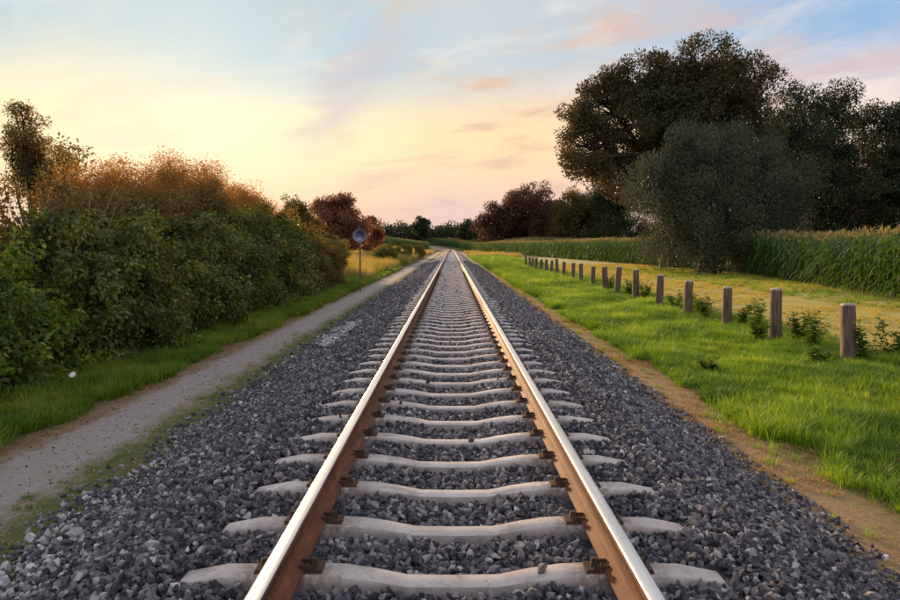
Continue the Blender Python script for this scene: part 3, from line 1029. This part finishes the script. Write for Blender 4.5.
# the big oak
d = 62.0
ox, _ = px(668, 0, d)
oz = float(gz(ox, d))
oak_l = px_lobes([(588, 145, 28), (605, 102, 26), (646, 84, 28), (694, 76, 30), (731, 94, 26), (640, 125, 40), (692, 120, 46), (572, 168, 14),
                  (600, 176, 18), (628, 165, 30), (668, 165, 40), (730, 140, 34), (575, 120, 16), (672, 68, 16), (712, 68, 18), (622, 84, 20), (742, 115, 20), (672, 105, 40), (715, 95, 30)], d, ox, oz, 5)
grow_tree('oak_tree', 'tallest tree, broad oak with sky gaps in its crown behind the round willow', (ox, d, oz), oak_l, M['oak'], 820, 0.82, 140, 0.23, 0.62, 11,
          fill=0.15, trunk_h=11.0)
# the round willow in front of it
d = 50.0
wx, _ = px(706, 0, d)
wz = float(gz(wx, d))
wl = px_lobes([(710, 195, 58), (665, 195, 38), (758, 192, 40), (690, 165, 34), (738, 165, 36), (660, 232, 32), (758, 232, 34), (708, 230, 50),
               (648, 178, 20), (778, 182, 20), (672, 152, 15), (705, 146, 15), (742, 146, 16), (765, 160, 16), (645, 212, 22), (783, 215, 18)], d, wx, wz, 6, 0.5)
grow_tree('willow_tree', 'round grey-green willow in front of the oak at the maize edge', (wx, d, wz), wl, M['willow'], 300, 0.95, 360, 0.20, 0.55, 12,
          droop=-0.9, width=0.26, flat=1.3, fill=0.12, rough=0.22, trunk_h=4.0)

def simple_tree(name, label, pxc, top, rpx, d, mat, seed, group, n=150, clump=None, per=110, leaf=0.3, spread=1.0, low=0.2, cat='tree'):
    x, zt_ = px(pxc, top, d)
    z0 = float(gz(x, d))
    h = zt_ - z0
    r = rpx * d / 728.0
    rng = np.random.default_rng(seed)
    lobes = [(0, 0, h * 0.60, r * 0.8, r * 0.8, h * 0.30)]
    for q in range(7):
        a = q / 7 * 6.28 + rng.uniform(0, 0.8)
        zz = h * rng.uniform(low + 0.16, 0.78)
        rr = r * rng.uniform(0.34, 0.5)
        sq = math.sqrt(max(0.1, 1 - ((zz / h - 0.52) / 0.52) ** 2))
        lobes.append((math.cos(a) * r * 0.62 * sq * spread, math.sin(a) * r * 0.62 * sq, zz, rr, rr, rr * 0.85))
    lobes.append((rng.uniform(-0.2, 0.2) * r, 0, h * 0.86, r * 0.38, r * 0.38, h * 0.13))
    return grow_tree(name, label, (x, d, z0), lobes, mat, n, clump or r * 0.2, per, leaf, 0.06 * r + 0.05, seed, group=group, fill=0.35, cat=cat)


G = 'dark trees behind the maize field'
for lb, it, d, sd in (('dark broadleaf tree rising just right of the oak behind the maize',
                       [(788, 118, 30), (818, 112, 30), (838, 132, 28), (775, 150, 30), (810, 155, 42), (845, 175, 36), (790, 200, 40), (835, 212, 36), (800, 98, 15), (832, 100, 15)], 74.0, 21),
                      ('dark tree with small sky gaps at the right picture edge',
                       [(868, 132, 22), (893, 126, 24), (880, 158, 28), (908, 170, 34), (866, 196, 34), (900, 210, 36), (930, 140, 34), (858, 118, 12)], 80.0, 22)):
    bx_, _ = px(it[4][0], 0, d)
    bz_ = float(gz(bx_, d))
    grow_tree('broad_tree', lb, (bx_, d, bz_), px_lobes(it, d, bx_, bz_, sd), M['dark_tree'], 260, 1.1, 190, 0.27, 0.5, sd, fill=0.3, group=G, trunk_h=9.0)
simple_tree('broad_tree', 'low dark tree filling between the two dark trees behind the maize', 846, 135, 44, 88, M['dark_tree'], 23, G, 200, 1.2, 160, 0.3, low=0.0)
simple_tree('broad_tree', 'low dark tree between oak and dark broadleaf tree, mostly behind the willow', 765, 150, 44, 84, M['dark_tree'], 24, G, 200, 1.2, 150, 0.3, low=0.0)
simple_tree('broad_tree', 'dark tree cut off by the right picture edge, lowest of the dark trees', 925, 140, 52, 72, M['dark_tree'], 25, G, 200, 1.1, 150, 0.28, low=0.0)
G = 'russet trees beyond the far end of the maize'
simple_tree('broad_tree', 'small flare-tinted tree at the near end of the far tree row beside the track', 494, 203, 19, 248, M['russet'], 31, G, 110, 1.5, 90, 0.6, low=0.0)
simple_tree('broad_tree', 'tallest flare-tinted tree of the far row, domed crown', 531, 184, 32, 240, M['russet'], 32, G, 200, 2.0, 110, 0.62, low=0.0)
simple_tree('broad_tree', 'olive brown tree next to the domed flare-tinted tree, below the oak', 577, 189, 30, 225, M['olive'], 33, G, 200, 1.9, 110, 0.6, low=0.0)
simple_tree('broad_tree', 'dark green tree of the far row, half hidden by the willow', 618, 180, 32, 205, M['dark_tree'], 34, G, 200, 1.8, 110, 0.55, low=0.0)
simple_tree('broad_tree', 'low flare-tinted tree filling the gap right of the domed tree', 555, 205, 24, 252, M['russet'], 35, G, 160, 1.9, 100, 0.62, low=0.0)
simple_tree('broad_tree', 'low dark flare-tinted tree under the domed crown, at the maize edge', 512, 212, 24, 256, M['russet'], 36, G, 160, 1.9, 100, 0.62, low=0.0)
G = 'small dark trees on the far skyline'
simple_tree('skyline_tree', 'single round dark tree on the skyline left of the vanishing rails', 422, 215, 9, 300, M['dark_tree'], 41, G, 70, 1.0, 70, 0.7, low=0.0)
simple_tree('skyline_tree', 'low dark tree on the skyline right of the vanishing rails', 470, 217, 13, 290, M['dark_tree'], 42, G, 80, 1.1, 70, 0.7, low=0.0)
G = 'flare-tinted red trees beyond the hedge'
simple_tree('flare_red_tree', 'dome-shaped flare-tinted red tree beyond the hedge and round sign', 340, 195, 28, 112, M['flare_red'], 51, G, 190, 1.0, 130, 0.34, low=0.0)
simple_tree('flare_red_tree', 'small flare-tinted red tree to the right of the domed tinted tree', 370, 215, 11, 130, M['flare_red'], 52, G, 60, 0.8, 80, 0.4, low=0.0)
simple_tree('shrub', 'rounded brown-green shrub at the back of the hedge beside the flare-tinted red tree', 296, 195, 26, 50, M['olive'], 53, None, 150, 0.42, 130, 0.14, low=0.0, cat='shrub')

# far wood along the skyline: one mass
rng = np.random.default_rng(60)
n = 1700
fx = rng.uniform(-150, 160, n)
fy = 335 + rng.uniform(-10, 25, n)
fz = gz(fx, fy) + rng.random(n) ** 0.9 * (5.6 + 2.0 * wob(fx, fx * 0, 0.06) + 1.2 * wob(fx, fx * 0, 0.35))
v, f = foliage_from_clumps(np.stack([fx, fy, fz], -1), np.full(n, 3.0), 60, 1.0, rng)
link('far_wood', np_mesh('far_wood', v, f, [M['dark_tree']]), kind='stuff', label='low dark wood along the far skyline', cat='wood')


# small tree behind the hedge at the left
d = 26.0
tx_, _ = px(32, 0, d)
tz_ = float(gz(tx_, d))
tl = px_lobes([(30, 122, 13), (36, 140, 14), (22, 140, 12), (45, 150, 12), (14, 150, 10), (32, 160, 22), (40, 172, 28), (15, 175, 22), (60, 178, 12), (28, 112, 8)],
              d, tx_, tz_, 9, 0.8)
grow_tree('small_tree', 'small thin tree rising behind the hedge at the left picture edge', (tx_, d, tz_), tl, M['hedge_brown'], 230, 0.26, 60, 0.10, 0.12, 13, fill=0.4, trunk_h=5.0)


# the overgrown hedge: big shrubs grown into each other
def hedge_shrub(label, c, r, h, mat, seed, leaf=0.075, n_clumps=420, per=70, stems=9, power=3.0, droop=0.6, name='shrub', sprigs=40, hang=0.0, lumps=1.0):
    """c = (x,y) centre, r = (rx,ry), h height; flat-sided mound"""
    rng = np.random.default_rng(seed)
    base = np.array([c[0], c[1], float(gz(c[0], c[1]))])
    root = link(name, None, loc=base, label=label, cat='shrub', group='shrubs grown together into the hedge')
    d = nrm(rng.normal(size=(n_clumps, 3)))
    d[:, 2] = np.abs(d[:, 2]) * 1.1 - 0.12
    d = nrm(d)
    p = power
    rs = (np.abs(d[:, 0]) ** p + np.abs(d[:, 1]) ** p + np.abs(d[:, 2]) ** p) ** (-1 / p)
    u = d * rs[:, None]
    bump = 1.0 + lumps * (0.13 * np.sin(d[:, 0] * 5 + seed) * np.cos(d[:, 1] * 7 + seed * 2) + 0.11 * np.sin(d[:, 1] * 15 + seed + 2.0 * np.sin(d[:, 2] * 4)) + 0.06 * np.sin(d[:, 2] * 11 + d[:, 1] * 7))
    depth = np.where(rng.random(n_clumps) < 0.72, rng.uniform(0.84, 1.10, n_clumps), rng.uniform(0.5, 0.9, n_clumps))
    cent = u * np.array([r[0], r[1], h]) * (bump * depth)[:, None]
    cent[:, 2] = np.clip(cent[:, 2], 0.05, None)
    rad = rng.uniform(0.16, 0.34, n_clumps) * (h / 2.8 + 0.35)
    v1, f1 = foliage_from_clumps(cent, rad, per, leaf, rng, 0.62, np.array([0, 0, h * 0.45]), droop, 0.9)
    V, F = [v1], [f1]
    off = len(v1)
    # hanging trails of leaves and upright sprigs
    lines = []
    for q in range(sprigs):
        i = rng.integers(0, n_clumps)
        st = cent[i]
        upw = rng.random() > hang and st[2] > h * 0.55 and q % 3 == 0
        m = rng.integers(8, 18)
        t = np.linspace(0, 1, m)
        if upw:
            dirv = nrm(np.array([rng.normal() * 0.35, rng.normal() * 0.35, 1.0]))
            ln = rng.uniform(0.15, 0.4)
            pts_ = st + dirv * (t * ln)[:, None] + rng.normal(0, 0.01, (m, 3))
        else:
            o_ = nrm(np.array([d[i, 0], d[i, 1], 0.0]) + 1e-6)
            ln = rng.uniform(0.5, 1.2)
            pts_ = st + o_ * (0.12 * np.sin(t * 3.0))[:, None] - np.array([0, 0, 1.0]) * (t * ln)[:, None] + rng.normal(0, 0.02, (m, 3))
            pts_[:, 2] = np.maximum(pts_[:, 2], 0.08)
        lines.append((pts_[::max(1, m // 5)], np.full(len(pts_[::max(1, m // 5)]), 0.006)))
        pp = np.repeat(pts_, 2, 0)
        v2, f2 = leaves(pp, nrm(rng.normal(size=(len(pp), 3)) + np.array([0, 0, 0.2 if upw else -0.6])), rand_dirs(len(pp), rng), leaf * rng.uniform(0.6, 1.0, len(pp)), 0.6)
        V.append(v2)
        F.append(f2 + off)
        off += len(v2)
    link('foliage', np_mesh('foliage', np.concatenate(V), np.concatenate(F), [mat]), parent=root)
    for q in range(stems):
        a = rng.uniform(0, 6.28)
        b0 = np.array([math.cos(a) * r[0] * 0.3, math.sin(a) * r[1] * 0.4, -0.08])
        i = rng.integers(0, n_clumps)
        e0 = cent[i]
        lines.append((np.array([b0, b0 * 0.4 + e0 * 0.6 * np.array([1, 1, 0.8]) + rng.normal(0, 0.08, 3), e0]), np.array([0.045, 0.028, 0.008])))
    v, f = tubes(lines, 5)
    link('stems', np_mesh('stems', v, f, [M['twig']]), parent=root, kind='stuff')
    return root


HS = hedge_shrub
FR = dict(sprigs=120, hang=0.85, lumps=1.7)
HS('bright green shrub at the front of the hedge, cut by the left picture edge', (-6.5, 9.2), (1.15, 2.1), 1.5, M['hedge_bright'], 71, 0.095, 400, 105)
HS('dark green hedge shrub with hanging vines next to the bright green shrub', (-6.5, 13.0), (1.25, 2.3), 1.9, M['hedge_green'], 72, 0.095, 400, 110, **FR)
HS('dark green vine-hung shrub in the middle of the hedge foot', (-6.5, 17.0), (1.3, 2.6), 2.15, M['hedge_green'], 73, 0.095, 420, 110, **FR)
HS('dark green hedge shrub below the right end of the backlight-tinted crest', (-6.4, 21.6), (1.2, 2.8), 2.35, M['hedge_green'], 74, 0.095, 400, 110, **FR)
HS('lower green hedge shrub before the last shrub at the sign end', (-6.3, 26.6), (1.1, 3.0), 2.35, M['hedge_green'], 75, 0.10, 400, 100, **FR)
HS('last low olive shrub of the hedge, nearest the round sign', (-6.2, 32.2), (1.0, 3.4), 2.1, M['olive'], 76, 0.09, 480, 75, sprigs=60, hang=0.6)
HS('brown-green shrub behind the bright green shrub at the left picture edge', (-8.4, 11.8), (1.3, 2.4), 2.35, M['hedge_brown'], 77, 0.08, 520, 80, sprigs=70)
HS('brown-green shrub filling the hedge face below the near backlight-tinted crest', (-7.7, 16.2), (1.2, 2.6), 3.0, M['hedge_brown'], 81, 0.085, 440, 110, sprigs=60, hang=0.5)
HS('brown-green shrub filling the hedge face below the far backlight-tinted crest', (-7.5, 21.8), (1.1, 3.0), 3.2, M['hedge_brown'], 86, 0.085, 440, 110, sprigs=60, hang=0.5)
HS('backlight-tinted amber shrub forming the near half of the hedge crest', (-8.9, 19.6), (1.5, 2.3), 3.65, M['hedge_glow_tint'], 78, 0.058, 820, 170, sprigs=30, lumps=0.55)
HS('backlight-tinted amber shrub forming the highest far half of the hedge crest', (-8.7, 24.2), (1.5, 3.1), 4.1, M['hedge_glow_tint'], 79, 0.060, 900, 175, sprigs=24, lumps=0.55)
HS('backlight-tinted brown shrub sloping down from the hedge crest towards the flare-tinted red tree', (-8.4, 29.0), (1.3, 3.0), 3.7, M['hedge_glow_tint'], 80, 0.064, 760, 165, sprigs=16, lumps=0.55)
HS('brown-green shrub between backlight-tinted crest and last olive shrub', (-7.4, 29.8), (1.1, 3.0), 2.95, M['hedge_brown'], 87, 0.09, 500, 80, sprigs=40, hang=0.5)

# scrub in the meadow beyond the hedge
G = 'scrub bushes in the meadow beyond the hedge'
for (a, b, r_, dd, mt, sd, lb) in ((330, 232, 22, 44, 'scrub', 82, 'tan-olive bush just behind the pole of the round sign'),
                                   (386, 244, 13, 75, 'scrub', 83, 'low tan-olive bush in the meadow right of the round sign'),
                                   (404, 244, 9, 92, 'scrub', 84, 'tan-brown bush in the tan meadow, second right of the round sign'),
                                   (419, 245, 6, 110, 'scrub', 85, 'farthest small brown meadow bush, closest to the track bend')):
    simple_tree('meadow_bush', lb, a, b, r_, dd, M[mt], sd, G, 90, None, 90, 0.13, low=0.0, cat='bush')

# ------------------------------------------------------------------ timber posts along the farm track
ORD = ['nearest', 'second', 'third', 'fourth', 'fifth', 'sixth', 'seventh', 'eighth', 'ninth', 'tenth', 'eleventh', 'twelfth', 'thirteenth', 'fourteenth',
       'fifteenth', 'sixteenth', 'seventeenth', 'eighteenth', 'nineteenth', 'farthest']
POST_X, POST_Y0, POST_S = 6.3, 11.5, 2.66


def post_mesh(seed):
    rng = np.random.default_rng(seed)
    hw = 0.095
    sec = [(-hw, -hw * 0.7), (-hw * 0.7, -hw), (hw * 0.7, -hw), (hw, -hw * 0.7), (hw, hw * 0.7), (hw * 0.7, hw), (-hw * 0.7, hw), (-hw, hw * 0.7)]
    rows = []
    hh = 1.06 + rng.uniform(-0.09, 0.06)
    hw *= rng.uniform(0.9, 1.08)
    for z, s in ((-0.3, 1.05), (0.15, 1.04), (0.45, 1.0), (0.75, 0.97), (hh - 0.03, 0.96), (hh, 0.84)):
        rows += [(x * s + rng.normal(0, 0.004), y * s + rng.normal(0, 0.004), z + (rng.normal(0, 0.006) if z > 0.9 else 0)) for x, y in sec]
    m = 8
    i = np.arange(5)[:, None] * m
    j = np.arange(m)[None, :]
    q = np.stack([i + j, i + (j + 1) % m, i + m + (j + 1) % m, i + m + j], -1).reshape(-1, 4)
    top = np.arange(40, 48)[None, :]
    return np_mesh('post', np.array(rows), [q, top], [M['post'], M['post_top']], [0] * 32 + [1] * 8 + [1])


for i in range(20):
    y = POST_Y0 + POST_S * i
    x = POST_X + R.normal(0, 0.04)
    lb = ('nearest square timber post of the row beside the farm track' if i == 0 else
          'farthest post, end of the timber row by the farm track' if i == 19 else
          f'{ORD[i]} timber post from the camera in the row beside the farm track')
    o = link('timber_post', post_mesh(900 + i), loc=(x, y, float(gz(x, y))), label=lb, cat='post', group='timber posts along the farm track')
    o.rotation_euler = (R.normal(0, 0.035), R.normal(0, 0.035), R.normal(0, 0.25))

# weeds at the posts
def weed(label, x, y, h, seed, nst=4):
    rng = np.random.default_rng(seed)
    root = link('weed', None, loc=(x, y, float(gz(x, y))), label=label, cat='weed', group='weeds among the timber posts')
    lines, P_, D_ = [], [], []
    for q in range(nst):
        a = rng.uniform(0, 6.28)
        t = np.linspace(0, 1, 6)
        hh = h * rng.uniform(0.6, 1.0)
        pt = np.stack([math.cos(a) * (0.05 + 0.22 * h * t ** 1.5), math.sin(a) * (0.05 + 0.22 * h * t ** 1.5), hh * t - 0.03], -1)
        lines.append((pt, np.linspace(0.007, 0.003, 6)))
        m = int(40 * h + 18)
        tt = rng.random(m)
        P_.append(np.stack([np.interp(tt, t, pt[:, k]) for k in range(3)], -1))
        aa = rng.uniform(0, 6.28, m)
        D_.append(np.stack([np.cos(aa), np.sin(aa), rng.uniform(-0.2, 0.6, m)], -1))
    P_, D_ = np.concatenate(P_), np.concatenate(D_)
    v, f = leaves(P_, D_, np.array([0, 0, 1.0]) + rng.normal(0, 0.3, P_.shape), rng.uniform(0.06, 0.14, len(P_)), 0.42)
    link('leaves', np_mesh('leaves', v, f, [M['weed']]), parent=root, kind='stuff')
    v, f = tubes(lines, 4)
    link('stems', np_mesh('stems', v, f, [M['weed']]), parent=root, kind='stuff')


for (lb, x, y, h, n_) in (
        ('leafy weed leaning against the right side of the nearest timber post', 6.56, 11.45, 0.62, 5),
        ('bushy weed at the right picture edge beyond the nearest timber post', 7.25, 11.9, 0.65, 6),
        ('tall weed midway between nearest and second timber posts', 6.45, 12.9, 0.75, 6),
        ('weed clump just right of the second timber post', 6.6, 13.8, 0.6, 6),
        ('tall weed midway between second and third timber posts', 6.4, 15.5, 0.7, 6),
        ('weed clump just right of the third timber post', 6.62, 16.5, 0.62, 6),
        ('weed midway between third and fourth timber posts', 6.4, 18.2, 0.6, 5),
        ('weed clump beside the sixth timber post', 6.55, 24.6, 0.7, 7),
        ('weed just right of the fourth timber post', 6.65, 19.4, 0.6, 6),
        ('low weed against the left side of the second timber post', 6.0, 14.1, 0.5, 6),
        ('weed between fourth and fifth timber posts', 6.4, 20.8, 0.6, 6),
        ('weed between sixth and seventh timber posts', 6.4, 26.2, 0.65, 7),
        ('weed clump beside the eighth timber post', 6.6, 30.2, 0.65, 7),
        ('broad dark weed in the grass below the nearest timber post', 5.7, 11.2, 0.32, 6),
        ('dark weed tuft in the grass beside the dry strip', 3.75, 10.6, 0.3, 7)):
    weed(lb, x, y, h * (1.2 if h > 0.4 else 1.0), int(x * 1000 + y * 10), n_ + 2)

# white flower head in the left verge grass
fl = link('white_flower', None, loc=(-4.62, 8.75, float(gz(-4.62, 8.75))), label='single small white flower in the grass before the hedge', cat='flower')
M['petal'] = leaf_mat('white_petal', [(0.75, 0.75, 0.68), (0.82, 0.82, 0.75)], None, 0.2, 0.0)
a = np.linspace(0, 6.28, 14, endpoint=False)
v, f = leaves(np.tile([[0, 0, 0.33]], (14, 1)), np.stack([np.cos(a), 0.6 * np.sin(a), 0.7 * np.sin(a)], -1), np.tile([[0.2, -0.7, 0.6]], (14, 1)), np.full(14, 0.045), 0.5)
link('petals', np_mesh('petals', v, f, [M['petal']]), parent=fl, kind='stuff')
v, f = tubes([(np.array([[0, 0, -0.02], [0.01, 0, 0.18], [0, 0, 0.33]]), [0.003, 0.003, 0.003])], 4)
link('stem', np_mesh('stem', v, f, [M['weed']]), parent=fl)

# ------------------------------------------------------------------ round sign on a pole
def plain_mat(name, col, rough=0.5, metal=0.0):
    m, k, out = new_mat(name)
    geo = k.node('ShaderNodeNewGeometry')
    a = k.noise(geo.outputs['Position'], 9.0, 4.0, 0.6)
    c = k.mix(k.maprange(a, 0.35, 0.7, 0.0, 0.35), col, tuple(q * 0.6 for q in col))
    p = principled(k, c, rough, metal, 0.3)
    k.l.new(p.outputs[0], out.inputs[0])
    return m


M['sign_rim'] = plain_mat('sign_rim_grey', (0.27, 0.25, 0.31))
M['sign_blue'] = plain_mat('sign_blue', (0.10, 0.10, 0.19), 0.4)
M['sign_white'] = plain_mat('sign_white', (0.42, 0.40, 0.47), 0.4)
M['pole'] = plain_mat('pole_brown_steel', (0.13, 0.095, 0.08), 0.6)
sgx, sgy = -3.78, 30.0
sg = link('round_sign', None, loc=(sgx, sgy, float(gz(sgx, sgy))), label='round blue and grey trackside sign on a thin pole beside the path', cat='sign')


def disc(r, y0, y1, zc, n=28, half=None):
    a = np.linspace(0, 2 * math.pi, n, endpoint=False) if half is None else np.linspace(half[0], half[1], n)
    ring_ = np.stack([np.cos(a) * r, np.zeros(n), np.sin(a) * r + zc], -1)
    v = np.concatenate([ring_ + [0, y0, 0], ring_ + [0, y1, 0]])
    j = np.arange(n)
    q = np.stack([j, (j + 1) % n, n + (j + 1) % n, n + j], -1)
    return v, [q, np.arange(n)[None, :], np.arange(n, 2 * n)[None, ::-1]]


v, f = tubes([(np.array([[0, 0.035, -0.2], [0, 0.035, 1.0], [0, 0.035, 2.66]]), [0.032, 0.032, 0.032])], 8)
link('pole', np_mesh('pole', v, f, [M['pole']], smooth=True), parent=sg)
v, f = disc(0.285, -0.012, 0.0, 2.34)
link('sign_plate', np_mesh('sign_plate', v, f, [M['sign_rim']]), parent=sg)
v, f = disc(0.19, -0.018, -0.0125, 2.34)
face = link('sign_face', np_mesh('sign_face', v, f, [M['sign_blue']]), parent=sg)
v, f = disc(0.18, -0.024, -0.0185, 2.34, 12, (math.radians(215), math.radians(325)))
link('white_segment', np_mesh('white_segment', v, f, [M['sign_white']]), parent=face)
bm = bmesh.new()
bm_box(bm, -0.05, 0.05, 0.0005, 0.07, 2.26, 2.30)
bm_box(bm, -0.05, 0.05, 0.0005, 0.07, 2.38, 2.42)
bme = bpy.data.meshes.new('bracket')
bm.to_mesh(bme)
bm.free()
bme.materials.append(M['pole'])
link('bracket', bme, parent=sg)

scene.render.engine = 'CYCLES'
scene.cycles.max_bounces = 6
scene.cycles.diffuse_bounces = 3
scene.cycles.transmission_bounces = 4
scene.cycles.transparent_max_bounces = 4
scene.cycles.use_denoising = True
